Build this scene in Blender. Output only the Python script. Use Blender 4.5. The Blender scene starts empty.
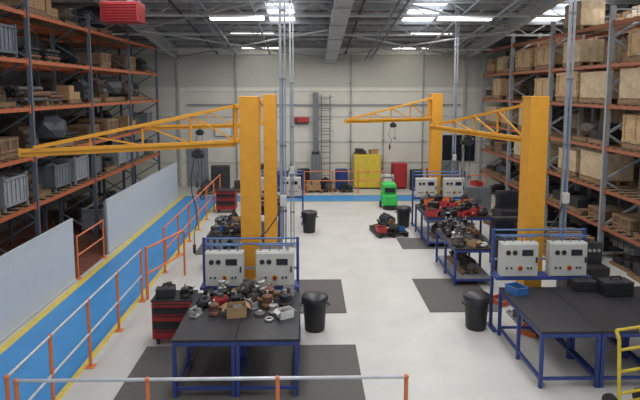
import bpy, bmesh, math, random
from mathutils import Matrix, Vector, Euler
random.seed(7)
S=bpy.context.scene
COL=S.collection
S.view_settings.view_transform='Standard'
# ---------------------------------------------------------------- materials
def lin(c):
    c=c/255.0
    return c/12.92 if c<=0.04045 else ((c+0.055)/1.055)**2.4
_m={}
def mat(name,rgb,rough=0.6,metal=0.0,var=0.12,scale=6.0,emit=0.0,bump=0.0,stretch=None):
    if name in _m: return _m[name]
    m=bpy.data.materials.new(name); m.use_nodes=True
    nt=m.node_tree; b=nt.nodes['Principled BSDF']
    L=[lin(v) for v in rgb]
    tc=nt.nodes.new('ShaderNodeTexCoord'); mp=nt.nodes.new('ShaderNodeMapping')
    if stretch: mp.inputs['Scale'].default_value=stretch
    n=nt.nodes.new('ShaderNodeTexNoise'); n.inputs['Scale'].default_value=scale; n.inputs['Detail'].default_value=5
    r=nt.nodes.new('ShaderNodeValToRGB')
    r.color_ramp.elements[0].position=0.3; r.color_ramp.elements[1].position=0.7
    r.color_ramp.elements[0].color=[v*(1-var) for v in L]+[1]
    r.color_ramp.elements[1].color=[min(1,v*(1+var)) for v in L]+[1]
    nt.links.new(tc.outputs['Object'],mp.inputs['Vector']); nt.links.new(mp.outputs['Vector'],n.inputs['Vector'])
    nt.links.new(n.outputs['Fac'],r.inputs['Fac']); nt.links.new(r.outputs['Color'],b.inputs['Base Color'])
    b.inputs['Roughness'].default_value=rough; b.inputs['Metallic'].default_value=metal
    if bump:
        bp=nt.nodes.new('ShaderNodeBump'); bp.inputs['Strength'].default_value=bump
        nt.links.new(n.outputs['Fac'],bp.inputs['Height']); nt.links.new(bp.outputs['Normal'],b.inputs['Normal'])
    if emit:
        b.inputs['Emission Color'].default_value=L+[1]; b.inputs['Emission Strength'].default_value=emit
    _m[name]=m; return m
YEL=mat('crane_yellow',(216,152,40),0.55,var=0.06)
ORG=mat('rack_orange',(176,94,58),0.6)
ORG2=mat('rack_orange_dull',(150,90,66),0.65)
RAILO=mat('barrier_orange',(212,120,70),0.5)
STEEL=mat('galvanised_steel',(146,150,154),0.5,0.3)
RAILS=mat('rail_silver',(190,194,198),0.4,0.4)
UPR=mat('upright_grey',(114,117,122),0.55,0.2)
BLUE=mat('bench_blue',(48,66,128),0.5)
PIPEB=mat('pipe_blue',(84,112,152),0.5)
BLK=mat('bench_black',(42,40,44),0.5,var=0.2)
BLKP=mat('black_plastic',(32,32,35),0.5)
MATM=mat('mat_rubber',(94,90,88),0.9,var=0.1,scale=30,bump=0.3)
CAB=mat('cabinet_grey',(192,191,184),0.5,var=0.04)
RED=mat('tool_red',(150,38,42),0.45)
RED2=mat('machine_red',(172,48,52),0.5)
WOOD=mat('crate_wood',(166,138,104),0.85,var=0.3,scale=3,stretch=(1,1,8))
WOOD2=mat('pallet_wood',(128,102,76),0.85,var=0.25,scale=5)
CARD=mat('cardboard',(164,132,96),0.85)
PALE=mat('pale_wrap',(182,168,144),0.6,var=0.2)
DARK=mat('dark_steel',(56,54,57),0.55,0.3,var=0.35)
IRON=mat('cast_iron',(104,100,98),0.55,0.4,var=0.35)
ALU=mat('aluminium',(176,174,170),0.45,0.4,var=0.15)
RUST=mat('rusty_steel',(122,88,68),0.75,0.2,var=0.35)
GREEN=mat('machine_green',(56,186,86),0.5)
YEL2=mat('cabinet_yellow',(204,180,60),0.5)
BTRAY=mat('tray_blue',(60,106,170),0.5)
OTRAY=mat('tray_orange',(206,104,54),0.5)
WHITE=mat('white_paint',(216,216,212),0.5,var=0.03)
PANEL=mat('panel_white',(192,198,204),0.5,var=0.03)
FILM=mat('stretch_film',(62,64,72),0.4,var=0.3)
GLASS=mat('dark_glass',(34,40,48),0.2)
LAMP=mat('lamp_glow',(255,252,244),0.5,var=0,emit=6)
SKYL=mat('skylight_glow',(235,243,255),0.5,var=0,emit=3.2)
# ---------------------------------------------------------------- builder
def rotm(r): return Euler(r).to_matrix().to_4x4() if r else Matrix()
class B:
    def __init__(s): s.bm=bmesh.new(); s.sm=False
    def box(s,c,d,r=None):
        M=Matrix.Translation(c)@rotm(r)@Matrix.Diagonal((d[0],d[1],d[2],1))
        bmesh.ops.create_cube(s.bm,size=1,matrix=M); return s
    def b2(s,a,b):
        return s.box([(a[i]+b[i])/2 for i in range(3)],[abs(b[i]-a[i]) for i in range(3)])
    def cyl(s,a,b,r,n=12,r2=None):
        a=Vector(a);b=Vector(b);d=b-a
        q=d.to_track_quat('Z','Y').to_matrix().to_4x4()
        M=Matrix.Translation((a+b)/2)@q
        bmesh.ops.create_cone(s.bm,cap_ends=True,segments=n,radius1=r,radius2=r if r2 is None else r2,depth=d.length,matrix=M); return s
    def bar(s,a,b,w,h=None):
        a=Vector(a);b=Vector(b);d=b-a;h=h or w
        q=d.to_track_quat('Z','Y').to_matrix().to_4x4()
        M=Matrix.Translation((a+b)/2)@q@Matrix.Diagonal((w,h,d.length,1))
        bmesh.ops.create_cube(s.bm,size=1,matrix=M); return s
    def rev(s,prof,M=None,n=20):
        M=M or Matrix(); rings=[]
        for (r,z) in prof:
            rings.append([s.bm.verts.new(M@Vector((r*math.cos(2*math.pi*i/n),r*math.sin(2*math.pi*i/n),z))) for i in range(n)])
        for a,b in zip(rings,rings[1:]):
            for i in range(n):
                j=(i+1)%n
                s.bm.faces.new((a[i],a[j],b[j],b[i]))
        s.bm.faces.new(list(reversed(rings[0]))); s.bm.faces.new(rings[-1]); return s
    def lump(s,c,d,seed=0,amp=.18):
        rnd=random.Random(seed)
        r=bmesh.ops.create_icosphere(s.bm,subdivisions=2,radius=.5)
        for v in r['verts']:
            k=1+rnd.uniform(-amp,amp)
            v.co=Vector((v.co.x*k*d[0]+c[0],v.co.y*k*d[1]+c[1],max(-.42,v.co.z*k)*d[2]+c[2]))
        return s
    def tor(s,c,R,r,n=24,k=8,M=None):
        M=(M or Matrix()); rings=[]
        for i in range(n):
            a=2*math.pi*i/n
            rings.append([s.bm.verts.new(M@Vector((c[0]+(R+r*math.cos(2*math.pi*j/k))*math.cos(a),c[1]+(R+r*math.cos(2*math.pi*j/k))*math.sin(a),c[2]+r*math.sin(2*math.pi*j/k)))) for j in range(k)])
        for i in range(n):
            A=rings[i];Bq=rings[(i+1)%n]
            for j in range(k):
                l=(j+1)%k; s.bm.faces.new((A[j],Bq[j],Bq[l],A[l]))
        return s
    def tube(s,pts,r,n=8):
        for a,b in zip(pts,pts[1:]): s.cyl(a,b,r,n)
        return s
    def out(s,name,m,parent=None,loc=(0,0,0),bev=0,smooth=False,label=None,rot=None):
        me=bpy.data.meshes.new(name); bmesh.ops.recalc_face_normals(s.bm,faces=s.bm.faces[:])
        s.bm.to_mesh(me); s.bm.free()
        me.materials.append(m)
        if smooth:
            for p in me.polygons: p.use_smooth=True
            try: me.set_sharp_from_angle(angle=0.7)
            except Exception: pass
        o=bpy.data.objects.new(name,me); COL.objects.link(o)
        o.location=loc
        if rot: o.rotation_euler=rot
        if parent: o.parent=parent
        if bev:
            bb=o.modifiers.new('bevel','BEVEL'); bb.width=bev; bb.segments=2; bb.limit_method='ANGLE'
        if label: o['label']=label
        return o
def tag(o,label,cat,group=None):
    o['label']=label; o['category']=cat
    if group: o['group']=group
    return o
def thing(name,label,cat,loc=(0,0,0),rz=0,group=None):
    o=bpy.data.objects.new(name,None); COL.objects.link(o); o.location=loc; o.rotation_euler=(0,0,rz)
    o.empty_display_size=0.2
    return tag(o,label,cat,group)
def clone(o,loc=None,rz=None,sc=None,parent=None,rot=None):
    c=o.copy(); COL.objects.link(c)
    if parent: c.parent=parent
    if loc is not None: c.location=loc
    if rz is not None: c.rotation_euler=(0,0,rz)
    if rot is not None: c.rotation_euler=rot
    if sc is not None: c.scale=(sc,sc,sc) if not hasattr(sc,'__len__') else sc
    for k in list(o.children): clone(k,parent=c)
    return c
PROTOS=[]
def proto(o): PROTOS.append(o); return o
def kill(o):
    for k in list(o.children): kill(k)
    bpy.data.objects.remove(o)
def struct(o,label=None):
    o['kind']='structure'
    if label: o['label']=label
    return o
# ---------------------------------------------------------------- shell
XL,XR,YB=-9.6,10.6,24.7
def ceil(y): return 6.4+(YB-y)*0.12
fm=mat('floor_epoxy',(192,189,184),0.42,var=0.08,scale=1.3)
struct(B().b2((XL,-3,-0.1),(XR,YB,0)).out('floor',fm),'light grey painted concrete workshop floor')
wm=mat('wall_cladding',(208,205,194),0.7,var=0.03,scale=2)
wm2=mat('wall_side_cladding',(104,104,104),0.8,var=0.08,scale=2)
b=B().b2((XL,YB,-0.1),(XR,YB+0.2,ceil(YB)))
struct(b.out('wall_back',wm),'pale cream grey clad back wall')
def sidewall(x0,x1,nm):
    bm=bmesh.new(); v=[]
    for x in (x0,x1):
        v.append([bm.verts.new(p) for p in ((x,-3,-0.1),(x,YB+.2,-0.1),(x,YB+.2,ceil(YB+.2)),(x,-3,ceil(-3)))])
    bm.faces.new(v[0]);bm.faces.new(v[1])
    for i in range(4):
        j=(i+1)%4; bm.faces.new((v[0][i],v[0][j],v[1][j],v[1][i]))
    q=B(); q.bm.free(); q.bm=bm
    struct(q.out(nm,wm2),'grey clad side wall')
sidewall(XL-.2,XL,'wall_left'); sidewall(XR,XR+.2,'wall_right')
cm=mat('roof_deck',(134,134,134),0.8,var=0.15,scale=2)
bm=bmesh.new(); pts=[]; x=XL-.2
while x<XR+.2:
    pts+=[(x,0),(x+.25,0),(x+.30,.05),(x+.40,.05)]; x+=.45
A=[bm.verts.new((p[0],-3,ceil(-3)+p[1])) for p in pts]; C=[bm.verts.new((p[0],YB+.2,ceil(YB+.2)+p[1])) for p in pts]
for i in range(len(pts)-1): bm.faces.new((A[i],A[i+1],C[i+1],C[i]))
q=B(); q.bm.free(); q.bm=bm
struct(q.out('ceiling',cm),'grey corrugated roof deck')
bmz=mat('roof_beam',(176,178,176),0.6,0.0); pur=mat('purlin_steel',(178,180,180),0.6,0.0)
tn=[0]
def trim(o,l):
    tn[0]+=1; o['kind']='structure'; o.name='trim_%d'%tn[0]; o['label']=l
for x in (-5.9,7.1):
    q=B()
    for dz,w,h in ((0,.2,.03),(-.42,.2,.03)):
        q.bar((x,-3,ceil(-3)-.18+dz),(x,YB,ceil(YB)-.18+dz),w,h)
    q.bar((x,-3,ceil(-3)-.39),(x,YB,ceil(YB)-.39),.03,.42)
    trim(q.out('trim',bmz),'grey steel roof rafter')
y=2.0
while y<24.5:
    q=B(); z=ceil(y)-.09
    q.box((.5,y,z),(XR-XL-.1,.02,.17)); q.box((.5,y+.03,z+.08),(XR-XL-.1,.07,.012)); q.box((.5,y-.03,z-.08),(XR-XL-.1,.07,.012))
    trim(q.out('trim',pur),'steel roof purlin'); y+=1.0
for a,c in (((-5.9,24.3),(.6,19)),((-5.9,19),(.6,24.3)),((.6,19),(7.1,24.3)),((7.1,19),(.6,24.3)),((-5.9,19),(.6,14)),((.6,14),(7.1,19))):
    trim(B().cyl((a[0],a[1],ceil(a[1])-.62),(c[0],c[1],ceil(c[1])-.62),.035,8).out('trim',bmz),'tubular roof bracing')
for y in (22.3,19.6,17.0,11.5):
    q=B(); z1=ceil(y)-.22; z0=z1-.42
    q.bar((XL,y,z1),(XR,y,z1),.07,.07); q.bar((XL,y,z0),(XR,y,z0),.06,.06)
    x=XL;k=0
    while x<XR-.7:
        q.bar((x,y,z0 if k%2 else z1),(x+.7,y,z1 if k%2 else z0),.03,.03); x+=.7;k+=1
    trim(q.out('trim',bmz),'lattice roof truss')
wn=0
for x,w,y0,y1 in ((-.95,.9,6,20.2),(3.95,1.1,6,20.4),(-4.6,.7,6,16.0),(8.6,1.0,6,20)):
    for k in range(3):
        a=y0+(y1-y0)*k/3+.05; c=y0+(y1-y0)*(k+1)/3-.05; wn+=1
        q=B(); q.bar((x,a,ceil(a)-.03),(x,c,ceil(c)-.03),w,.03)
        struct(q.out('window_%d'%wn,SKYL),'translucent roof skylight sheet')
wl=mat('wall_rail_paint',(216,214,204),.6,var=.03); wd=mat('wall_band_grey',(186,184,174),.7,var=.03)
for z,h,d,m in ((5.3,1.5,.012,wd),(4.42,.12,.05,wl),(3.2,.05,.03,wd),(2.05,.06,.03,wd),(1.1,.05,.03,wd),(6.15,.3,.14,wl)):
    trim(B().b2((XL,YB-d,z-h/2),(XR,YB,z+h/2)).out('trim',m),'horizontal wall band')
for x in (-5.9,7.1):
    trim(B().box((x,YB-.06,3.1),(.1,.1,6.2)).out('trim',mat('wall_post',(176,176,170),.6)),'painted steel wall column')
wn+=1; struct(B().box((6.9,YB-.04,1.75),(1.5,.06,1.2)).out('window_%d'%wn,GLASS),'dark glazed wall opening')
q=B().box((-5.1,YB-.05,1.05),(.95,.06,2.1)); struct(q.out('door_1',mat('door_grey',(130,136,142),.5)),'grey personnel door')
# ---------------------------------------------------------------- floor paint
FB=mat('walkway_blue',(66,138,196),0.45,var=0.06,scale=2)
FY=mat('line_yellow',(210,186,84),0.5,var=0.1,scale=8)
FR=mat('floor_red_paint',(122,74,60),0.7,var=0.1,scale=2)
tag(B().b2((-5.17,-2.9,0),(-3.66,21.1,.004)).b2((-5.17,21.1,0),(7.2,22.4,.004)).out('walkway_marking',FB),'bright blue painted pedestrian walkway on the floor','floor marking')
tag(B().b2((-5.33,-2.9,0),(-5.17,22.5,.004)).b2((-5.17,22.4,0),(7.2,22.5,.004)).out('walkway_line',FY),'yellow painted line edging the blue walkway beside the rack panels','floor marking')
tag(B().b2((-3.66,-2.9,0),(-3.56,21.1,.004)).b2((-3.66,21.0,0),(7.2,21.1,.004)).out('walkway_line',FY),'yellow painted line edging the blue walkway beside the guard rail','floor marking')
tag(B().b2((XL,-2.9,0),(-5.45,20,.004)).out('storage_floor_paint',FR),'brick red painted floor under the storage racks','floor marking')
def fmat(x0,y0,x1,y1,l='dark grey rubber anti-fatigue mat on the floor'):
    o=B().b2((x0,y0,0),(x1,y1,.014)).out('floor_mat',MATM,bev=.005); tag(o,l,'mat','workstation floor mats')
fmat(-2.8,6.05,.8,8.95); fmat(-2.2,10.3,.74,12.2); fmat(-3.1,14.2,-2.0,16.3); fmat(2.4,10.3,3.85,12.2); fmat(2.6,14.6,4.2,15.7)
# ---------------------------------------------------------------- guard rails
def guard(pts,label,railm=RAILS,h=1.1,name='guard_rail',postm=RAILO,mid=True):
    t=thing(name,label,'railing',(pts[0][0],pts[0][1],0)); o=Vector((pts[0][0],pts[0][1],0))
    for p in pts:
        v=Vector((p[0],p[1],0))-o
        B().box((0,0,.006),(.14,.14,.012)).cyl((0,0,0),(0,0,h),.025,12).tor((0,0,h),.001,.032,12,8).out('post',postm,t,v,smooth=True)
    a=Vector((pts[0][0],pts[0][1],0))-o; z=Vector((pts[-1][0],pts[-1][1],0))-o
    for hh in ((h,.55) if mid else (h,)):
        B().cyl(a+Vector((0,0,hh)),z+Vector((0,0,hh)),.02,12).out('rail',railm,t,smooth=True)
    return t
guard([(-3.5,y) for y in (6.0,7.05,8.3,9.6,11.0)],'orange post guard rail with silver tubes along the blue walkway')
guard([(-3.35+i*1.49,5.92) for i in (0,1,2,3)],'silver tube guard rail on orange posts beside the rubber mat')
guard([(-3.5,y) for y in (12.8,14.2,15.5,16.8,18.2,19.6,21)],'orange post guard rail along the blue walkway past the gate',railm=RAILO)
guard([(-.2,22.8),(1.0,22.8),(2.1,22.8),(3.2,22.8)],'orange barrier rail beside the yellow cabinet',railm=RAILO,h=.95)
guard([(-5.42,12.4),(-5.42,14.0)],'short orange barrier at the rack aisle opening',railm=RAILO,h=1.0)
guard([(4.9,20.7),(5.9,20.7),(6.9,20.7)],'orange barrier rail near the far racks',railm=RAILO)
g=thing('swing_gate','orange tubular swing gate standing open at the walkway','gate',(-3.42,11.1,0),math.atan2(1.5,.45))
B().tube([(0,0,1.1),(1.55,0,1.1),(1.55,0,.55),(0,0,.55)],.024,10).cyl((0,0,0),(0,0,1.14),.03,12).cyl((1.55,0,0),(1.55,0,1.12),.024,12).out('gate_frame',RAILO,g,smooth=True)
B().cyl((.75,0,.55),(.75,0,1.1),.02,8).out('brace',RAILO,g)
B().box((1.55,-.03,1.0),(.08,.05,.12)).out('latch',STEEL,g,bev=.005)
# ---------------------------------------------------------------- panels
def panel(y0,y1):
    t=thing('screen_panel','white low partition panel between walkway and storage racks','partition',(-5.42,y0,0),group='rack partition panels')
    L=y1-y0
    B().b2((-.02,0,.06),(.02,L,1.45)).out('sheet',PANEL,t)
    B().b2((-.03,0,1.45),(.03,L,1.49)).out('frame_rail',PANEL,t); B().b2((-.03,0,.02),(.03,L,.06)).out('frame_rail',PANEL,t)
    for k in (0,L/3,2*L/3,L):
        B().box((-.05,min(max(k,.03),L-.03),.72),(.05,.05,1.44)).out('post',STEEL,t)
panel(5.0,12.2); panel(14.3,22.0)
# ---------------------------------------------------------------- pallet racks
LEV=[1.9,2.98,4.05,5.08,6.1]
UPL=mat('upright_light',(150,153,156),0.5,0.1); UPD=mat('upright_blue_grey',(92,99,110),0.5,0.1)
def rack(x0,y0,nb,um,label,lev=LEV,pw=.09,bmat=None,mesh=False):
    bay=3.3; D=1.1; H=6.5
    t=thing('pallet_rack',label,'storage rack',(x0,y0,0))
    q=B()
    for x in (.05,D-.05):
        q.box((x,0,H/2),(pw,.02,H)).box((x-pw/2+.01,.03,H/2),(.015,.06,H)).box((x+pw/2-.01,.03,H/2),(.015,.06,H)).box((x,.02,.01),(.14,.13,.02))
    z=.3;k=0
    while z<H-.7:
        q.bar((.05 if k%2 else D-.05,.02,z),(D-.05 if k%2 else .05,.02,z+.6),pw*.45,pw*.45); z+=.6;k+=1
    q.bar((.05,.02,.2),(D-.05,.02,.2),.035); q.bar((.05,.02,H-.1),(D-.05,.02,H-.1),.035)
    up=q.out('upright_frame',um,t)
    for i in range(1,nb+1): clone(up,(0,i*bay,0),parent=t)
    bm_=B().box((0,bay/2,0),(.05,bay-.08,.08)).box((0,.07,0),(.06,.05,.18)).box((0,bay-.07,0),(.06,.05,.18)).out('beam',bmat or ORG,t)
    dk=B()
    for k in range(9): dk.box((D/2,.2+k*(bay-.4)/8,0),(D-.1,.16,.02))
    dk=dk.out('deck',WOOD2,t)
    first=True
    for i in range(nb):
        for z in lev:
            for x in (.05,D-.05):
                if first: bm_.location=(x,i*bay,z-.065); first=False; continue
                clone(bm_,(x,i*bay,z-.065),parent=t)
            if i==0 and z==lev[0]: dk.location=(0,0,z-.01)
            else: clone(dk,(0,i*bay,z-.01),parent=t)
    if mesh:
        q=B()
        for k in range(nb*11+1): q.box((D+.1,k*bay/11,H/2),(.012,.012,H))
        for k in range(20): q.box((D+.1,nb*bay/2,.2+k*.33),(.012,nb*bay,.012))
        q.out('back_mesh',UPR,t)
    return t
rack(-7.15,8.7,4,UPD,'tall orange and grey pallet rack behind the white panels')
rack(-8.6,8.7,4,UPD,'tall orange and grey pallet rack against the wall')
rack(7.5,10.2,4,UPL,'tall orange and grey pallet rack loaded with timber crates',[.95]+LEV,.13,ORG2,True)
rack(8.9,10.2,4,UPL,'tall orange and grey pallet rack against the far wall',bmat=ORG2)
def palletmesh(b,w=.95,l=1.0):
    for k in range(6): b.box((0,-l/2+.07+k*(l-.14)/5,.13),(w,.11,.02))
    for k in (-1,0,1):
        b.box((k*(w/2-.06),0,.075),(.09,l,.09)); b.box((k*(w/2-.06),0,.015),(.1,l,.02))
    return b
def crate(m,h=.68,w=.92,l=.98,label='timber packing crate on a pallet rack shelf',bat=WOOD):
    o=palletmesh(B(),w,l).out('wooden_crate',WOOD2)
    tag(o,label,'crate','timber crates on the racks')
    B().b2((-w/2+.02,-l/2+.02,.14),(w/2-.02,l/2-.02,.14+h)).out('box_body',m,o)
    q=B()
    for sx in (-1,1):
        x=sx*(w/2-.005)
        for y in (-l/2+.06,0,l/2-.06): q.box((x,y,.14+h/2),(.03,.08,h))
        for z in (.19,.09+h): q.box((x,0,z),(.035,l,.07))
        y=sx*(l/2-.005)
        for xx in (-w/2+.06,w/2-.06): q.box((xx,y,.14+h/2),(.08,.03,h))
        for z in (.19,.09+h): q.box((0,y,z),(w,.035,.07))
    q.out('batten',bat,o)
    return proto(o)
P_cr=crate(mat('crate_side',(174,146,110),.85,var=.2)); P_cr2=crate(CARD,.5)
P_cr3=crate(mat('crate_dark',(108,86,66),.85,var=.25),.42,label='dark stained timber crate on a rack shelf',bat=WOOD2)
def pallet_boxes(pattern,m,label):
    o=palletmesh(B()).out('boxed_pallet',WOOD2); tag(o,label,'boxes','boxed pallets on the racks')
    for (x,y,z,a,b_,c) in pattern:
        B().box((x,y,.143+z+c/2),(a,b_,c)).out('cardboard_carton',m,o,bev=.008)
    return proto(o)
P_bx=pallet_boxes([(-.22,-.24,0,.42,.46,.3),(.22,-.24,0,.42,.46,.3),(-.22,.24,0,.42,.46,.3),(.22,.24,0,.42,.46,.3),(.15,-.2,.302,.5,.4,.24),(-.1,.22,.302,.46,.34,.2)],CARD,'cardboard boxes stacked on a wooden pallet')
P_by=pallet_boxes([(-.02,-.02,0,.9,.92,.36),(.02,.1,.362,.7,.6,.26)],PALE,'pale wrapped cartons stacked on a pallet')
P_bw=pallet_boxes([(0,0,0,.92,.96,.68)],mat('carton_tan',(176,156,126),.7,var=.2),'single large pale carton on a pallet')
P_bz=pallet_boxes([(.2,-.2,0,.4,.5,.2),(-.2,.1,0,.38,.6,.34),(.22,.3,0,.3,.3,.3)],DARK,'dark cases standing on a wooden pallet')
P_bb=pallet_boxes([(-.22,-.24,0,.42,.46,.24),(.22,-.24,0,.42,.46,.24),(-.22,.24,0,.42,.46,.24),(.22,.24,0,.42,.46,.24),(-.2,-.2,.242,.4,.44,.24)],BLKP,'black storage bins stacked on a pallet')
def stillage(mf,mp_,lab):
    q=B(); w,l,h=.95,1.0,.75
    for sx in (-1,1):
        for sy in (-1,1): q.box((sx*(w/2-.03),sy*(l/2-.03),(h+.06)/2),(.06,.06,h+.06))
    for z in (.13,h-.02):
        for sx in (-1,1): q.box((sx*(w/2-.03),0,z),(.05,l,.06)); q.box((0,sx*(l/2-.03),z),(w,.05,.06))
    o=q.out('metal_stillage',mf); tag(o,lab,'storage bin','steel stillages on the racks')
    q=B()
    q.box((0,0,.13),(w-.06,l-.06,.02))
    for k in range(11):
        for sx in (-1,1): q.box((sx*(w/2-.035-(k%2)*.02),-l/2+.07+k*(l-.14)/10,.44),(.012,.1,.6))
    for k in range(9):
        for sx in (-1,1): q.box((-w/2+.07+k*(w-.14)/8,sx*(l/2-.035-(k%2)*.02),.44),(.1,.012,.6))
    q.out('side_panel',mp_,o)
    B().lump((0,0,.62),(.75,.8,.45),3,.2).out('scrap_parts',DARK,o); return proto(o)
P_st=stillage(mat('stillage_frame',(98,104,112),.6,.1),mat('stillage_panel',(110,116,124),.6,.1),'grey corrugated steel stillage bin on the rack')
P_sp=stillage(STEEL,mat('stillage_pale',(146,152,158),.6,.1),'pale corrugated steel stillage bin on the rack')
def engine(m1,m2):
    z0=.14
    o=palletmesh(B()).out('engine_unit',WOOD2)
    tag(o,'dark cast engine assembly strapped on its base','machine part','engine assemblies')
    q=B().box((0,0,z0+.1),(.5,.8,.2)).box((0,0,z0+.3),(.42,.7,.25)).box((0,0,z0+.47),(.3,.66,.1))
    for k in range(4): q.cyl((0,-.24+k*.16,z0+.5),(0,-.24+k*.16,z0+.6),.05,12)
    for k in range(5): q.box((.0,-.3+k*.15,z0+.28),(.5,.02,.24))
    q.out('engine_block',m1,o,bev=.012)
    B().cyl((0,-.52,z0+.22),(0,-.38,z0+.22),.18,20).cyl((0,-.56,z0+.22),(0,-.5,z0+.22),.08,16).out('flywheel',m2,o,smooth=True)
    q=B()
    for k in range(4): q.tube([(.2,-.24+k*.16,z0+.4),(.3,-.24+k*.16,z0+.42),(.34,-.2+k*.14,z0+.3)],.03,8)
    q.cyl((.34,-.26,z0+.29),(.34,.34,z0+.29),.045,10)
    q.out('manifold',m2,o,smooth=True)
    B().cyl((-.28,.1,z0+.2),(-.28,.35,z0+.2),.08,14).cyl((-.28,.35,z0+.2),(-.28,.4,z0+.2),.05,12).out('alternator',IRON,o,smooth=True)
    return proto(o)
P_en=engine(DARK,IRON); P_en2=engine(mat('engine_grey',(70,72,78),.5,.3,var=.3),RUST); P_en3=engine(mat('engine_brown',(84,68,58),.6,.3,var=.3),DARK)
def wrapped(m,label,seed,d):
    o=palletmesh(B()).out('wrapped_pallet',WOOD2); tag(o,label,'pallet load','wrapped pallet loads on the racks')
    B().lump((0,0,.14+d[2]*.42),d,seed,.14).out('film_wrap',m,o)
    B().box((.05,0,.15),(.7,.06,.03)).out('strap',BLKP,o)
    return proto(o)
P_w1=wrapped(FILM,'lumpy pallet load wrapped in dark stretch film',1,(1.0,1.05,.8)); P_w2=wrapped(mat('tarp_brown',(80,70,60),.8,var=.3),'machine parts heaped under a brown tarpaulin',2,(.9,1.0,.6))
o=B().box((0,-.3,.04),(.8,.08,.08)).box((0,.3,.04),(.8,.08,.08)).out('pipe_bundle',WOOD2); tag(o,'bundle of dark steel tubes on timber bearers','pipes','tube bundles on the racks')
for k in range(14):
    r=k//5; B().cyl((-.32+(k%5)*.15+.07*(r%2),-.5+random.uniform(-.05,.05),.145+r*.12),(-.32+(k%5)*.15+.07*(r%2),.5+random.uniform(-.05,.05),.145+r*.12),.06,10).out('tube',random.choice((DARK,IRON,RUST)),o,smooth=True)
P_pb=proto(o)
def fill(x,y0,nb,ps,skip=0.06,lev=LEV,floor=True,s0=.82,low=1.0,big=0):
    for i in range(nb):
        for z in ([0.004 if x<0 else 0.0] if floor else [])+lev:
            if z<1 and x<0 and i in(1,) : continue
            wide=random.random()<big and z>1.5
            for k in range(2 if wide else 3):
                if random.random()<skip: continue
                yy=y0+i*3.3+(.9+k*1.52 if wide else .62+k*1.04)
                if z>6 and ceil(yy+.7)<7.2: continue
                p=random.choice([P_cr,P_bw,P_cr] if wide else ps(z,i)); s=random.uniform(s0,1.0)
                sz=s*(1 if z>1.5 else low); sy=s*(1.4 if wide else 1)
                if wide: sz=random.uniform(.9,1.07)
                clone(p,(x+random.uniform(-.04,.04),yy+random.uniform(-.03,.03),z+(.0035 if z>.9 else .0)),random.choice((0,math.pi))+(0 if wide else random.uniform(-.06,.06)),(s,sy,sz))
fill(-6.6,8.7,4,lambda z,i:[P_sp,P_st,P_sp,P_en3,P_bz] if z<2.5 else [P_en,P_en2,P_en3,P_w1,P_w2,P_pb,P_bz,P_st,P_cr3,P_bb,P_bx,P_pb],.2,s0=.66)
fill(-8.05,8.7,4,lambda z,i:[P_en,P_w1,P_w2,P_cr3,P_st,P_pb,P_bz],.45,s0=.7)
R_=lambda z,i:[P_bz,P_bb,P_cr3,P_bz,P_w1,P_bb] if z<1.5 else ([P_cr3,P_bx,P_bb,P_en2,P_bb] if z<2.5 else [P_cr,P_by,P_bw,P_cr2,P_bx,P_cr3,P_bb,P_w2])
fill(8.05,10.2,4,R_,.1,[.95]+LEV,True,.72,.75,.45)
fill(9.45,10.2,4,R_,.25,big=.3)
# ---------------------------------------------------------------- jib cranes
def jib(x,y,tip,label):
    t=thing('jib_crane',label,'crane',(x,y,0),group='pillar jib cranes')
    H=4.27
    B().box((0,-.19,H/2),(.34,.025,H)).box((0,.19,H/2),(.34,.025,H)).box((-.155,0,H/2),(.02,.36,H)).box((.155,0,H/2),(.02,.36,H)).box((0,0,H+.01),(.36,.41,.02)).out('column',YEL,t,bev=.004)
    q=B().box((0,0,.015),(.6,.6,.03))
    for a in (0,1,2,3):
        M=Matrix.Rotation(a*math.pi/2,4,'Z')
        c=M@Vector((.22,0,.1)); q.box(c,(.12,.02,.16) if a%2==0 else (.02,.12,.16))
    q.out('base_plate',UPR,t)
    for sx in (-.25,.25):
        for sy in (-.25,.25): B().cyl((sx,sy,.03),(sx,sy,.07),.025,6).out('anchor_bolt',STEEL,t)
    dx,dy=tip[0]-x,tip[1]-y; L=math.hypot(dx,dy); a=math.atan2(dy,dx)
    for z in (4.12,3.5): B().box((.21,0,z),(.2,.2,.07)).out('pivot_bracket',YEL,t,rot=(0,0,a),bev=.006)
    zb,zt=3.48,4.12; x0=.28
    q=B()
    q.bar((x0,0,zb),(L,0,zb),.1,.05)
    q.bar((x0,0,zb-.04),(L,0,zb-.04),.012,.11)
    q.bar((x0,0,zb-.04),(x0,0,zt+.04),.07,.07)
    for s in (-.06,.06):
        q.bar((x0,s*.6,zt),(L*.95,s,zb+.04),.03,.045)
    n=3
    for k in range(1,n+1):
        f=k/(n+1); xx=x0+(L*.95-x0)*f; zz=zt+(zb+.04-zt)*f
        q.bar((xx,0,zb),(xx,0,zz),.03,.03)
        f2=(k-1)/(n+1); xp=x0+(L*.95-x0)*f2
        q.bar((xp,0,zb),(xx,0,zz),.028,.028)
        q.box((xx,0,zz),(.03,.13,.03))
    q.box((L,0,zb-.02),(.03,.13,.12))
    q.out('jib_arm',YEL,t,rot=(0,0,a))
    return t
jib(-1.08,9.9,(-4.4,8.25),'yellow pillar jib crane reaching over the walkway rail')
jib(-1.08,15.0,(-4.2,13.9),'yellow pillar jib crane standing behind the second bench')
jib(4.22,10.0,(3.17,13.9),'yellow pillar jib crane beside the black workbench')
jib(4.22,17.9,(1.13,16.6),'yellow pillar jib crane beside the cluttered blue bench')
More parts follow.
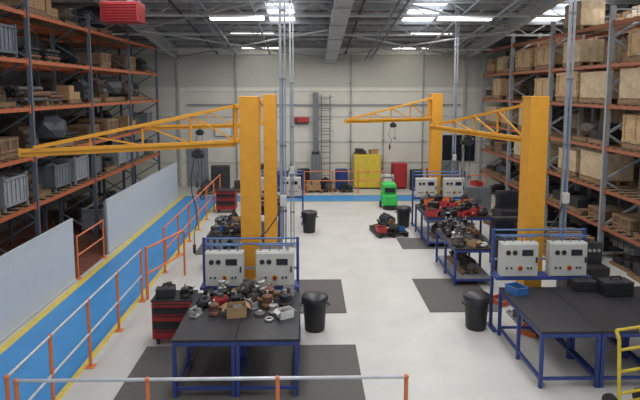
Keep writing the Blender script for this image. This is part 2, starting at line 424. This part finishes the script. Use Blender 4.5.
def hoist(x,y,drop,label,s=.65):
    t=thing('chain_hoist',label,'hoist',(x,y,3.38-.46*s),group='hoists hanging from the cranes')
    B().box((0,0,.31*s),(.2*s,.16*s,.22*s)).cyl((-.16*s,0,.31*s),(.16*s,0,.31*s),.085*s,16).box((0,0,.44*s),(.05*s,.24*s,.06*s)).out('hoist_body',BLKP,t,bev=.006)
    B().cyl((.06,0,.2*s),(.06,0,-drop*.35),.006,6).out('chain',DARK,t)
    B().tor((0,0,0),.035,.01,14,8,Matrix.Translation((.06,0,-drop*.35-.04))@Matrix.Rotation(math.pi/2,4,'X')).out('hook',DARK,t,smooth=True)
    pts=[(-.07,0,.2*s)]+[(-.09-.05*math.sin(k*1.3),.02*math.sin(k*2),-drop*k/6) for k in range(1,6)]+[(-.1,.0,-drop+.08)]
    B().tube(pts,.008,6).out('control_cable',BLKP,t)
    B().box((-.1,0,-drop),(.05,.05,.16)).out('pendant_control',BLKP,t,bev=.01)
    B().cyl((-.1,-.02,-drop+.04),(-.1,-.032,-drop+.04),.014,10).out('button',RED,t)
hoist(-1.95,9.45,1.5,'small black chain hoist with pendant hanging from the crane arm')
hoist(-2.9,14.36,1.2,'small black chain hoist hanging from the second crane arm')
hoist(3.62,12.22,1.5,'black chain hoist hanging over the cluttered bench',.9)
hoist(2.7,17.26,.5,'small black hoist near the crane column')
# ---------------------------------------------------------------- service poles
def pole(x,y,zb,label):
    t=thing('service_pole',label,'pole',(x,y,0),group='service drop poles'); zt=ceil(y)-.02
    B().box((-.04,0,(zt)/2),(.045,.045,zt)).box((.04,0,zt/2),(.03,.045,zt)).box((0,0,.01),(.2,.14,.02)).out('channel',STEEL,t)
    z=1
    while z<zt: B().box((0,-.01,z),(.13,.05,.04)).out('clamp',UPR,t); z+=1.2
    B().cyl((.0,-.035,zb),(.0,-.035,4.6),.011,8).out('air_hose',PIPEB,t,smooth=True)
    B().tube([(-.02,-.04,2.4),(-.12,-.1,2.1),(-.3,-.14,1.85),(-.42,-.16,1.75)],.012,8).out('flex_hose',BLKP,t,smooth=True)
    B().box((0,-.06,zb+.7),(.12,.08,.2)).out('socket_box',CAB,t,bev=.008)
pole(-.47,9.75,1.7,'galvanised service pole with blue air hose beside the crane')
pole(-.47,14.9,1.5,'galvanised service pole with blue air hose by the far crane')
pole(4.78,9.88,1.7,'galvanised service pole rising behind the control cabinets')
pole(4.78,17.6,1.5,'galvanised service pole by the far cluttered bench')
# ---------------------------------------------------------------- control cabinets
def cabinet_proto():
    o=thing('control_cabinet','grey electrical control cabinet with gauges and red stop button','control cabinet',group='bench control cabinets')
    B().b2((-.34,.03,0),(.34,.2,.62)).out('body',CAB,o,bev=.008)
    d=B().b2((-.325,0,.015),(.325,.03,.605)).out('door',CAB,o,bev=.006)
    B().box((.29,-.015,.32),(.025,.03,.1)).out('handle',BLKP,d)
    B().cyl((.0,-.04,.17),(.0,0,.17),.035,16).out('stop_button',RED,o,smooth=True)
    B().cyl((.0,-.012,.17),(.0,0,.17),.05,16).out('button_collar',YEL2,o)
    for k in (-.22,-.1):
        B().cyl((k,-.012,.45),(k,0,.45),.045,16).out('gauge',DARK,o,smooth=True)
    B().box((.13,-.006,.45),(.2,.012,.11)).out('display',GLASS,o)
    for k in (-.24,-.16,.14,.2): B().cyl((k,-.02,.17),(k,0,.17),.018,10).out('indicator_lamp',DARK if k>0 else BLKP,o)
    q=B()
    for k in range(4): q.cyl((-.25+k*.16,.12,.62),(-.25+k*.16,.12,.72),.012,8)
    q.cyl((-.34,.12,.72),(.34,.12,.72),.016,10)
    q.out('air_manifold',PIPEB,o,smooth=True)
    return proto(o)
P_cab=cabinet_proto()
def stand(x0,x1,y,z):
    t=thing('cabinet_stand','blue steel stand and pipe frame carrying the control cabinets','stand',((x0+x1)/2,y,0),group='cabinet stands'); w=(x1-x0)/2
    B().b2((-w,-.27,z-.05),(w,.06,z)).out('shelf',BLUE,t)
    for k in (-w+.03,w-.03): 
        B().box((k,.03,(z+.82)/2),(.05,.05,z+.82)).box((k,-.05,.01),(.1,.4,.02)).out('leg',BLUE,t)
    B().box((0,.03,z+.25),(2*w,.03,.04)).out('cross_rail',STEEL,t)
    for zz in (z+.7,z+.8): B().cyl((-w,.03,zz),(w,.03,zz),.018,8).out('cross_rail',PIPEB,t)
def cabs(X0,y,z):
    stand(X0-.85,X0+.9,y+.02,z)
    clone(P_cab,(X0-.42,y-.235,z+.002),0); clone(P_cab,(X0+.47,y-.235,z+.002),0)
cabs(-1.08,9.5,.94); cabs(4.22,9.62,1.04); cabs(4.22,17.35,.95); cabs(-1.08,17.6,.95)
# ---------------------------------------------------------------- workbenches
def bench_proto(dark=False,l=1.8):
    o=thing('workbench','blue steel framed workbench with black rubber top','workbench',group='blue workbenches')
    w,h=.9,.88
    B().b2((0,0,h-.035),(w,l,h)).out('bench_top',BLK,o,bev=.005)
    for x in (.03,w-.03):
        for y in (.03,l/2,l-.03):
            B().box((x,y,(h-.035)/2),(.05,.05,h-.035)).box((x,y,.006),(.06,.06,.012)).out('leg',BLUE,o)
    q=B()
    for y in (.03,l-.03): q.box((w/2,y,h-.07),(w-.1,.04,.06)).box((w/2,y,.14),(w-.1,.04,.04))
    for x in (.03,w-.03): q.box((x,l/2,h-.07),(.04,l-.1,.06)).box((x,l/2,.14),(.04,l-.1,.04))
    q.out('frame_rail',BLUE,o)
    if dark:
        B().box((w/2,l/2,.165),(w-.1,l-.1,.02)).out('lower_shelf',STEEL,o)
    return proto(o)
P_b=bench_proto(); P_b2=bench_proto(True)
for X0,y,p in ((-1.96,7.36,P_b),(-1.055,7.36,P_b),(3.4,7.52,P_b),(4.305,7.52,P_b),
             (-2.5,12.9,P_b2),(-1.75,15.45,P_b2),(3.25,11.7,P_b2),(3.3,14.7,P_b2),(4.22,14.7,P_b2),(5.21,7.52,P_b)):
    clone(p,(X0,y,0))
# ---------------------------------------------------------------- clutter prototypes
def pump(m=IRON,lab='grey cast pump housing lying on the workbench'):
    o=B().rev([(.07,0),(.10,.02),(.10,.06),(.075,.08),(.075,.16),(.09,.18),(.09,.2),(.05,.22)],n=18).cyl((.06,0,.12),(.16,0,.12),.035,12).cyl((.15,0,.12),(.17,0,.12),.055,12).out('pump_housing',m,smooth=True)
    tag(o,lab,'machine part','loose machine parts on the benches')
    B().cyl((0,0,.22),(0,0,.29),.02,10).out('shaft',ALU,o,smooth=True)
    for k in range(6):
        a=k*math.pi/3; B().cyl((.085*math.cos(a),.085*math.sin(a),.06),(.085*math.cos(a),.085*math.sin(a),.075),.01,6).out('bolt',DARK,o)
    return proto(o)
def motor(m=DARK,lab='finned electric motor resting on the workbench'):
    M=Matrix.Translation((0,-.14,.1))@Matrix.Rotation(-math.pi/2,4,'X')
    pr=[]
    for k in range(9): pr+=[(.075,k*.03),(.095,k*.03+.005),(.095,k*.03+.015),(.075,k*.03+.02)]
    o=B().rev(pr,M,18).box((0,-.07,.02),(.18,.05,.04)).box((0,.07,.02),(.18,.05,.04)).out('electric_motor',m)
    tag(o,lab,'motor','loose motors on the benches')
    B().cyl((0,.13,.1),(0,.2,.1),.018,10).out('shaft',ALU,o,smooth=True)
    B().box((0,-.02,.21),(.09,.1,.05)).out('terminal_box',IRON,o,bev=.006); return proto(o)
def gear():
    q=B().cyl((0,0,0),(0,0,.05),.1,24)
    for k in range(20):
        a=k*math.pi/10; q.box((.105*math.cos(a),.105*math.sin(a),.025),(.025,.016,.05),(0,0,a))
    o=q.out('gear_wheel',IRON); tag(o,'dull toothed gear wheel lying flat','gear','gear wheels on the benches')
    B().cyl((0,0,.05),(0,0,.09),.04,16).cyl((0,0,.09),(0,0,.1),.018,12).out('hub',ALU,o,smooth=True); return proto(o)
def ring():
    o=B().tor((0,0,.03),.085,.03,22,8).out('bearing_ring',ALU,smooth=True); tag(o,'steel bearing ring on the bench','bearing','bearing rings on the benches')
    B().tor((0,0,.03),.05,.015,18,6).out('inner_race',DARK,o,smooth=True); return proto(o)
def cbox(m=CARD,lab='small open brown cardboard box on the bench'):
    q=B(); w,l,h,t=.26,.2,.15,.006
    q.box((0,0,t/2),(w,l,t)).box((-w/2,0,h/2),(t,l,h)).box((w/2,0,h/2),(t,l,h)).box((0,-l/2,h/2),(w,t,h)).box((0,l/2,h/2),(w,t,h))
    o=q.out('cardboard_box',m); tag(o,lab,'box','small cardboard boxes on the benches')
    for s in (-1,1): B().box((s*(w/2+.03),0,h-.02),(.08,l,t),(0,s*.7,0)).out('flap',m,o)
    B().lump((0,0,.09),(.2,.15,.12),8,.2).out('contents',IRON,o); return proto(o)
def tray(m,lab):
    q=B(); w,l,h,t=.24,.3,.12,.008
    q.box((0,0,t/2),(w,l,t)).box((-w/2,0,h/2),(t,l,h)).box((w/2,0,h/2),(t,l,h)).box((0,-l/2,h/2),(w,t,h)).box((0,l/2,h/2),(w,t,h))
    o=q.out('parts_tray',m); tag(o,lab,'storage tray','plastic parts trays on the benches')
    B().box((0,-l/2,h),(w+.02,.02,.015)).box((0,l/2,h),(w+.02,.02,.015)).box((-w/2,0,h),(.02,l+.02,.015)).box((w/2,0,h),(.02,l+.02,.015)).out('rim',m,o)
    B().lump((0,0,.05),(.2,.26,.09),9,.2).out('contents',DARK,o); return proto(o)
def can():
    o=B().rev([(.033,0),(.035,.01),(.035,.16),(.02,.185)],n=14).out('spray_can',RED2,smooth=True); tag(o,'red aerosol spray can','spray can','spray cans on the benches')
    B().cyl((0,0,.185),(0,0,.22),.016,10).out('cap',WHITE,o,smooth=True); return proto(o)
def hose():
    q=B()
    for k in range(3): q.tor((0.005*k,0,.02+k*.03),.12-.008*k,.016,22,6)
    o=q.out('hose_coil',BLKP,smooth=True); tag(o,'coiled black rubber hose','hose','hose coils on the benches')
    B().cyl((.12,0,.09),(.16,.09,.09),.02,8).out('coupling',ALU,o); return proto(o)
def valve():
    o=B().cyl((-.15,0,.07),(.15,0,.07),.045,14).cyl((-.16,0,.07),(-.13,0,.07),.07,14).cyl((.13,0,.07),(.16,0,.07),.07,14).cyl((0,0,.07),(0,0,.2),.04,14).out('valve_body',RUST,smooth=True)
    tag(o,'brown flanged valve casting','valve','valve castings on the benches')
    B().tor((0,0,.23),.06,.01,16,6).box((0,0,.23),(.12,.012,.012)).cyl((0,0,.19),(0,0,.24),.012,8).out('hand_wheel',DARK,o,smooth=True); return proto(o)
def tbox():
    o=B().b2((-.17,-.09,0),(.17,.09,.13)).out('tool_case',BLKP,bev=.01); tag(o,'black plastic carry tool case','tool case','tool cases')
    B().b2((-.172,-.092,.13),(.172,.092,.17)).out('lid',DARK,o,bev=.01)
    B().tube([(-.06,0,.17),(-.06,0,.21),(.06,0,.21),(.06,0,.17)],.01,8).out('handle',BLKP,o); return proto(o)
def bag(m,lab,seed):
    o=B().lump((0,0,.08),(.26,.22,.18),seed,.22).out('parts_bag',m); tag(o,lab,'bag','bags of parts on the benches')
    B().lump((.02,0,.17),(.08,.07,.08),seed+1,.3).out('bag_neck',m,o); return proto(o)
def bracket():
    o=B().box((0,0,.01),(.22,.14,.02)).box((0,.06,.08),(.22,.02,.14)).box((-.09,0,.06),(.015,.12,.1)).box((.09,0,.06),(.015,.12,.1)).out('steel_bracket',ALU,bev=.003); tag(o,'folded bright steel mounting bracket','bracket','steel brackets on the benches')
    B().cyl((0,.03,.08),(0,.09,.08),.035,14).out('bush',DARK,o,smooth=True); return proto(o)
p1,p2,p3,p4,p5,p8,p9,p10,p11=pump(),motor(),gear(),ring(),cbox(),can(),hose(),valve(),tbox()
p2g=motor(IRON,'grey finned motor resting on the workbench'); p2r=motor(RED,'dull red finned motor on the workbench')
p5w=cbox(WHITE,'small open white carton on the bench'); p12=bracket()
p1d=pump(DARK,'blackened pump housing lying on the workbench'); p1r=pump(RUST,'rusty brown pump housing lying on the workbench'); p1s=pump(ALU,'bright alloy pump housing lying on the workbench')
g1=bag(BLKP,'black plastic bag of parts on the bench',21)
tB=tray(BTRAY,'blue plastic parts tray filled with small fittings'); tO=tray(OTRAY,'orange plastic parts tray filled with fittings'); tR=tray(RED2,'red plastic parts tray filled with fittings')
tG=tray(UPR,'grey plastic parts tray filled with fittings')
def scatter(x0,x1,y0,y1,z,nx,ny,ps,prob=.95,sc=1.0,jit=.03,tilt=0,v=.15):
    for i in range(nx):
        for j in range(ny):
            if random.random()>prob: continue
            p=random.choice(ps)
            clone(p,(x0+(x1-x0)*(i+.5)/nx+random.uniform(-jit,jit),y0+(y1-y0)*(j+.5)/ny+random.uniform(-jit,jit),z),0,sc*random.uniform(1-v,1+v),rot=(random.uniform(-tilt,tilt),random.uniform(-tilt,tilt),random.uniform(0,6.28)))
H=.881
scatter(-1.87,-.25,8.4,9.14,H,6,3,[p1d,p1r,p1,p2,p2g,p2r,p10,g1,p1s,tG,p12,p5],.97,.92)
scatter(-1.6,-.6,8.7,9.0,H+.17,3,1,[p1d,p2g,p1s],1,.75,.05,.25)
for p,x,y,r,s in ((p5,-1.15,8.2,.2,1.15),(p5w,-.38,8.12,.5,.85),(p3,-.78,8.2,0,.8),(p4,-.62,8.0,0,.65),(p1r,-1.5,8.22,.4,.85),(p12,-1.78,8.2,1.2,.85),(p1s,-.58,8.25,1.1,.7)):
    clone(p,(x,y,H),r,s)
scatter(-2.45,-1.65,12.95,14.65,H,3,6,[p1,p2,p5,tB,p11,p10,p9,g1,p1d],.9,1.0)
scatter(-1.7,-.9,15.5,17.2,H,3,6,[p1,p2,p5,tG,p11,p10,g1,p1d],.85,1.0)
scatter(3.3,4.1,11.75,13.45,H,3,6,[p1,p2g,p5,p10,p4,p12,p1d,tG,p1s,g1],.97,1.0)
scatter(3.4,4.0,12.2,13.3,H+.16,2,3,[p1,p2,p12,p1d,p10],.8,.85,.05,.2)
scatter(3.35,5.05,14.75,16.4,H,6,6,[tO,p1d,p11,p2r,p5,p8,p9,g1,tG,p12,tR,tR,tO],.98,1.0)
scatter(3.45,4.95,15.2,16.3,H+.15,5,3,[p2,p11,g1,tR,p5,tO],.7,.95,.05,.2)
clone(P_en,(3.7,12.25,.18),.1,.5); clone(P_en2,(3.7,13.0,.18),.1,.5)
clone(P_en,(-2.05,13.6,.18),.1,.5); clone(P_en2,(3.73,15.3,.18),.1,.5); clone(P_en,(4.66,15.6,.18),.1,.5)
clone(tB,(3.62,9.05,H),.35,1.0); clone(tO,(3.98,10.75,.014),.5,(1.3,1.1,.8)); clone(tO,(4.0,9.35,0),.9,(1.2,1.0,.7))
clone(p11,(5.3,8.95,H),.05,1.5); clone(p11,(5.85,8.6,H),1.4,1.4); clone(p11,(4.85,9.15,H),.0,1.1)
def rig(x,y,label,s=.8):
    t=thing('test_rig',label,'machine',(x,y,0)); t.scale=(s,s,s)
    B().b2((-.55,-.3,.1),(.55,.3,.95)).out('base_cabinet',DARK,t,bev=.01)
    for k in (-.28,.28): 
        d=B().b2((k-.25,-.325,.15),(k+.25,-.3,.9)).out('door',BLKP,t,bev=.006); B().box((k+.2,-.34,.55),(.02,.03,.12)).out('handle',STEEL,d)
    B().b2((-.55,.1,.95),(.55,.25,1.5)).out('back_panel',DARK,t,bev=.01)
    B().box((-.2,.08,1.25),(.5,.03,.32)).out('screen',GLASS,t)
    for k in range(3): B().cyl((.2+k*.12,.06,1.3),(.2+k*.12,.1,1.3),.04,14).out('gauge',ALU,t)
    for sx in (-.45,.45):
        for sy in (-.2,.2): B().cyl((sx,sy,0),(sx,sy,.1),.03,10).out('foot',BLKP,t)
rig(5.75,10.9,'dark steel test rig with screen behind the black benches')
rig(6.1,15.6,'dark steel test rig beside the cluttered benches',.95); rig(5.0,12.9,'dark steel test rig next to the narrow cluttered bench',.85)
# ---------------------------------------------------------------- waste bins
def binp():
    o=B().rev([(.19,0),(.2,.02),(.235,.62),(.26,.62),(.26,.66),(.235,.66)],n=26).out('waste_bin',BLKP,smooth=True); tag(o,'black plastic waste bin with bag-lined rim','bin','black waste bins')
    B().rev([(.262,.56),(.27,.6),(.265,.68),(.25,.70),(.12,.735),(.03,.74)],n=26).out('bin_liner',mat('bin_bag',(40,40,44),.4),o,smooth=True)
    for s in (-1,1): B().tube([(s*.24,-.06,.5),(s*.29,-.05,.52),(s*.29,.05,.52),(s*.24,.06,.5)],.012,6).out('handle',BLKP,o)
    return proto(o)
pb=binp()
for x,y in ((.1,9.6),(3.1,9.6),(.0,16.5),(3.05,17.1)): clone(pb,(x,y,0.0),0,.93)
# ---------------------------------------------------------------- tool chests
def chest(x,y,label,w=.7,d=.48,h=.82):
    t=thing('tool_chest',label,'tool chest',(x,y,0),group='red roller tool chests')
    B().b2((-w/2,-d/2,.12),(w/2,d/2,h-.03)).out('body',RED,t,bev=.008)
    B().b2((-w/2-.01,-d/2-.01,h-.03),(w/2+.01,d/2+.01,h)).out('worktop',BLKP,t,bev=.008)
    z=.14
    for k in range(5):
        hh=.16-.015*k
        dr=B().b2((-w/2+.02,-d/2-.018,z+.006),(w/2-.02,-d/2,z+hh-.008)).out('drawer',BLKP if k in(1,3) else RED,t,bev=.004)
        B().b2((-w/2+.06,-d/2-.04,z+hh-.035),(w/2-.06,-d/2-.018,z+hh-.02)).out('handle',BLKP,dr)
        z+=hh
        if z>h-.1: break
    for sx in (-1,1):
        for sy in (-1,1): B().cyl((sx*(w/2-.08)-.02,sy*(d/2-.08),.05),(sx*(w/2-.08)+.02,sy*(d/2-.08),.05),.05,14).box((sx*(w/2-.08),sy*(d/2-.08),.1),(.06,.06,.05)).out('caster',BLKP,t)
    return t
chest(-2.36,9.22,'red roller tool chest with black top beside the bench')
clone(p11,(-2.5,9.15,.821),.1,.95); clone(p9,(-2.18,9.32,.821),.3,.9); clone(p1d,(-2.16,9.12,.821),.3,.8); clone(p2,(-2.51,9.36,.821),1.3,.8)
chest(-3.0,19.4,'red roller tool chest by the far walkway')
chest(-1.9,19.9,'red roller tool chest beside the far bench')
o=palletmesh(B(),.95,1.1).out('floor_pallet',BLKP); o.location=(2.45,16.3,0); o.rotation_euler=(0,0,.15); tag(o,'low dark pallet dolly carrying machine parts','pallet')
clone(P_en2,(2.4,16.4,.142),.45,.62)
clone(tR,(2.18,15.95,.142),.15,1.1); clone(p2,(2.55,15.92,.142),1.2,1.1); clone(tB,(2.8,16.1,.142),.2,.8)
g=thing('floor_cleaner','bright green upright floor scrubber standing near the blue walkway','cleaning machine',(3.0,20.0,0))
B().b2((-.28,-.4,.12),(.28,.35,.55)).out('lower_tank',GREEN,g,bev=.05)
B().b2((-.25,-.3,.56),(.25,.3,.95)).out('upper_tank',GREEN,g,bev=.06)
B().b2((-.2,-.31,.62),(.2,-.295,.8)).out('control_panel',BLKP,g)
B().tube([(-.2,.3,.8),(-.2,.48,1.05),(.2,.48,1.05),(.2,.3,.8)],.02,8).out('handle',BLKP,g)
for s in (-1,1): B().cyl((s*.3-.03,.1,.12),(s*.3+.03,.1,.12),.12,18).out('wheel',BLKP,g,smooth=True)
B().cyl((0,-.3,0),(0,-.3,.12),.26,24).out('scrub_head',BLKP,g,smooth=True)
def cupboard(x,y,w,d,h,m,label,doors=2,rz=0):
    t=thing('storage_cupboard',label,'cupboard',(x,y,0),rz)
    B().b2((-w/2,-d/2,.06),(w/2,d/2,h)).out('body',m,t,bev=.01)
    B().b2((-w/2+.03,-d/2+.03,0),(w/2-.03,d/2-.03,.06)).out('plinth',BLKP,t)
    for k in range(doors):
        a=-w/2+.02+k*(w-.04)/doors; c=a+(w-.04)/doors-.01
        dd=B().b2((a,-d/2-.02,.09),(c,-d/2,h-.03)).out('door',m,t,bev=.005)
        B().box((c-.05 if k%2==0 else a+.05,-d/2-.03,h*.5),(.02,.03,.16)).out('handle',BLKP,dd)
def drum(x,y,m,label,h=.88,z=0):
    t=thing('steel_drum',label,'drum',(x,y,z),group='drums by the back wall')
    B().rev([(.28,0),(.29,.01),(.285,.03),(.285,.3),(.3,.31),(.285,.32),(.285,.58),(.3,.59),(.285,.6),(.285,h-.02),(.295,h),(.26,h),(.26,h-.02)],n=24).out('drum_shell',m,t,smooth=True)
    B().cyl((.15,0,h-.02),(.15,0,h+.01),.03,10).out('bung',BLKP,t)
cupboard(2.6,24.1,1.2,.6,1.55,YEL2,'yellow two door chemical safety cupboard at the back wall')
for x,p,s in ((2.3,P_bz,.5),(2.9,p5,1.3)): clone(p,(x,24.1,1.551),.2,s)
cupboard(4.05,24.0,.6,.5,1.15,RED2,'red steel cupboard at the back wall',1,.15)
cupboard(5.35,23.2,.5,.5,1.0,RED2,'small red steel cabinet near the far racks',1,-.2)
cupboard(6.2,23.5,.7,.5,1.3,UPR,'grey steel cabinet near the far racks',1,.1)
cupboard(-.9,24.2,.6,.4,1.2,CAB,'low grey steel locker at the back wall',1)
cupboard(-2.0,24.0,1.0,.5,.9,UPR,'low dark grey cupboard at the back wall')
cupboard(-3.9,23.6,.8,.5,1.1,DARK,'dark steel cupboard in the far corner',1,.2)
cupboard(6.0,19.0,.9,.6,1.0,UPR,'dark grey steel cupboard beside the far bench')
drum(1.45,23.9,BLUE,'blue steel drum at the back wall'); drum(-.25,24.0,DARK,'black steel drum behind the orange barrier'); drum(3.45,23.4,WHITE,'white plastic drum beside the yellow cupboard',.7)
drum(4.75,23.6,DARK,'black steel drum beside the red cabinet'); drum(-1.2,23.4,BLUE,'blue steel drum beside the grey locker')
clone(P_en,(.75,23.4,0),.3,.8); clone(P_bz,(-2.9,23.4,0),.2,.9); clone(P_bb,(5.5,22.1,.004),.1,.7); clone(P_en2,(-4.4,22.95,0),.1,.8)
clone(P_bb,(1.6,23.25,0),.1,.6); clone(P_bx,(.15,23.3,0),.2,.7)
clone(tR,(6.0,19.0,1.001),.3,1.2); clone(p11,(-2.0,24.0,.901),.3,1.2)
clone(P_en3,(6.3,17.2,0),.2,.9)
t=thing('wall_ladder','slim dark cat ladder with hoops fixed to the back wall','ladder',(.75,24.35,0))
LD=mat('ladder_dark',(84,86,90),.5,.2)
for s in (-.2,.2): B().box((s,0,2.1),(.04,.03,4.2)).out('stile',LD,t)
for k in range(15): B().cyl((-.2,0,.25+k*.27),(.2,0,.25+k*.27),.013,8).out('rung',LD,t)
for k in range(5):
    B().tube([(.3*math.cos(a),-.02-.45*math.sin(a),2.1+k*.5) for a in [i*math.pi/8 for i in range(9)]],.012,6).out('safety_hoop',LD,t)
t=thing('wall_duct','grey vertical duct on the back wall beside the ladder','duct',(.3,YB-.2,0))
B().b2((-.12,-.12,1.6),(.12,.14,4.3)).out('duct_run',UPR,t); B().b2((-.18,-.18,1.5),(.18,.18,1.62)).out('duct_flange',DARK,t); B().b2((-.2,-.2,.0),(.2,.18,1.5)).out('fan_box',UPR,t,bev=.01)
for x,zz,r in ((-3.3,6.1,.03),(-1.5,4.4,.02),(1.9,6.1,.025),(3.4,3.2,.02),(5.2,6.1,.03)):
    t=thing('wall_pipe','vertical grey service pipe clipped to the back wall','pipe',(x,YB-.16,0),group='service pipes on the back wall')
    B().cyl((0,0,.2),(0,0,zz),r,10).out('pipe_run',STEEL,t,smooth=True)
    k=.8
    while k<zz: B().box((0,.06,k),(.12,.1,.03)).out('clip',UPR,t); k+=1.3
t=thing('wall_pipe','long horizontal service pipe clipped along the back wall','pipe',(0,YB-.12,3.75)); B().cyl((-5.5,0,0),(6.9,0,0),.03,10).out('pipe_run',STEEL,t,smooth=True)
for k in range(9): B().box((-5+k*1.45,.05,0),(.04,.12,.08)).out('clip',UPR,t)
t=thing('fire_hose_box','small red fire hose unit mounted high on the back wall','fire equipment',(-.35,YB-.2,2.95))
B().b2((-.35,-.12,0),(.35,.19,.24)).out('casing',RED2,t,bev=.03); B().cyl((-.22,-.13,.12),(-.22,-.12,.12),.07,14).out('reel_cover',DARK,t); B().b2((-.3,.1,-.1),(.3,.2,0)).out('bracket',UPR,t)
t=thing('notice_board','white safety notice on the back wall','sign',(-3.9,YB-.06,2.6))
B().box((0,0,0),(.8,.03,.6)).out('board_frame',UPR,t); B().box((0,-.018,0),(.74,.008,.54)).out('sheet',WHITE,t)
t=thing('unit_heater','red box unit heater hanging from the roof above the racks','heater',(-4.75,14.2,6.12))
B().b2((-.48,-.3,0),(.48,.3,.5)).out('casing',RED2,t,bev=.02)
for k in range(6): B().box((0,-.31,.07+k*.07),(.85,.03,.03),(.5,0,0)).out('louvre',RED,t)
for s in (-.42,.42): B().cyl((s,0,.5),(s,0,ceil(14.2)-6.12),.012,6).out('hanger_rod',STEEL,t)
B().cyl((.2,.0,.5),(.2,0,ceil(14.2)-6.14),.09,14).out('flue',STEEL,t,smooth=True)
def sl(x,y,z=6.5):
    t=thing('strip_light','white suspended fluorescent strip light under the roof','ceiling light',(x,y,z),group='ceiling strip lights')
    B().b2((-.8,-.13,0),(.8,.13,.06)).out('housing',WHITE,t)
    B().b2((-.78,-.115,-.04),(.78,.115,0)).out('diffuser',LAMP,t)
    for s in (-.7,.7): B().cyl((s,0,.06),(s,0,ceil(y)-z-.01),.006,6).out('suspension_wire',STEEL,t)
for y in (4.5,8.3,12.2,16.2,20.5):
    for x in (-2.1,4.6): sl(x,y)
for x in (-2.1,4.4): sl(x,23.8,6.22)
for x in (-7.9,8.2):
    for y in (10.5,14.8,18.6): sl(x,y,7.0 if y<18 else 6.9)
t=thing('hand_truck','yellow tubular hand truck with black wheels beside the bench','trolley',(4.4,6.9,0),.25)
q=B()
for s in (-.2,.2): q.tube([(s,0,.12),(s,.03,.6),(s,.06,1.05),(s,.12,1.15)],.025,10)
for z,y in ((.3,.01),(.6,.03),(.9,.05),(1.15,.12)): q.cyl((-.2,y,z),(.2,y,z),.02,8)
q.out('frame',YEL2,t,smooth=True)
B().box((0,-.14,.02),(.42,.28,.015)).box((0,0,.1),(.42,.015,.18)).out('toe_plate',YEL2,t)
for s in (-1,1): B().cyl((s*.26-.03,.08,.13),(s*.26+.03,.08,.13),.13,20).out('wheel',BLKP,t,smooth=True)
for k in range(5):
    o=palletmesh(B(),.9,1.1).out('wooden_pallet',WOOD2); o.location=(6.7,13.6,k*.145); tag(o,'wooden pallet in a stack beside the rack','pallet','stacked wooden pallets')
t=thing('roof_duct','wide galvanised duct running under the roof','duct',(.95,0,0)); 
q=B(); q.bar((0,-2.5,ceil(-2.5)-.7),(0,24.3,ceil(24.3)-.7),.5,.28); q.out('duct_run',mat('duct_grey',(170,174,176),.5,.1),t)
for k in range(12): B().box((0,1+k*2.05,ceil(1+k*2.05)-.7),(.55,.06,.34),(-.12,0,0)).out('duct_flange',STEEL,t)
for k in range(12): B().box((0,1.6+k*2.05,ceil(1.6+k*2.05)-.33),(.04,.04,.5)).out('hanger_rod',STEEL,t)
for x,dz in ((-3.2,.6),(6.0,.6),(2.6,.75)):
    t=thing('cable_tray','galvanised cable tray hung under the roof','cable tray',(x,0,0),group='roof cable trays')
    q=B(); 
    for s in (-.12,.12): q.bar((s,-2,ceil(-2)-dz),(s,24,ceil(24)-dz),.02,.08)
    for k in range(60): yy=-1.8+k*.43; q.box((0,yy,ceil(yy)-dz),(.24,.03,.015))
    q.out('tray_run',STEEL,t)
    for k in range(8): B().cyl((0,1+k*3.1,ceil(1+k*3.1)-dz),(0,1+k*3.1,ceil(1+k*3.1)-.01),.01,6).out('hanger_rod',STEEL,t)
for x,m in ((-1.7,STEEL),(-4.0,DARK),(4.9,STEEL),(1.6,DARK)):
    t=thing('roof_pipe','long service pipe slung beneath the roof','pipe',(x,0,0),group='roof service pipes')
    B().cyl((0,-2,ceil(-2)-.5),(0,24,ceil(24)-.5),.04,10).out('pipe_run',m,t,smooth=True)
    for k in range(6): B().cyl((0,2+k*4,ceil(2+k*4)-.5),(0,2+k*4,ceil(2+k*4)-.01),.01,6).out('hanger_rod',STEEL,t)
for p in PROTOS: kill(p)
# ---------------------------------------------------------------- lights
def area(x,y,z,sx,sy,p,col=(1,.985,.96)):
    l=bpy.data.lights.new('roof_daylight','AREA'); l.shape='RECTANGLE'; l.size=sx; l.size_y=sy; l.energy=p; l.color=col
    o=bpy.data.objects.new('roof_daylight',l); COL.objects.link(o); o.location=(x,y,z)
for x,pw in ((-4.6,22),(-.95,112),(3.95,112),(8.6,20)):
    for y in (8.5,14,18.5): area(x,y,ceil(y)-1.0,1.2,4.0,pw)
area(-1.5,3,7.6,2,4,130); area(3.5,3,7.6,2,4,130)
for x in (-2.8,1,4.4): area(x,22.0,5.7,3,1.5,38)
w=bpy.data.worlds.new('world'); S.world=w; w.use_nodes=True
w.node_tree.nodes['Background'].inputs[0].default_value=(.82,.88,1,1); w.node_tree.nodes['Background'].inputs[1].default_value=.8
# ---------------------------------------------------------------- camera
c=bpy.data.cameras.new('camera'); c.lens=30.375; c.sensor_width=36; c.shift_y=-53.0/640
o=bpy.data.objects.new('camera',c); COL.objects.link(o); o.location=(0,0,4.4)
o.rotation_euler=(math.radians(90-6),0,math.radians(-1.17)); S.camera=o
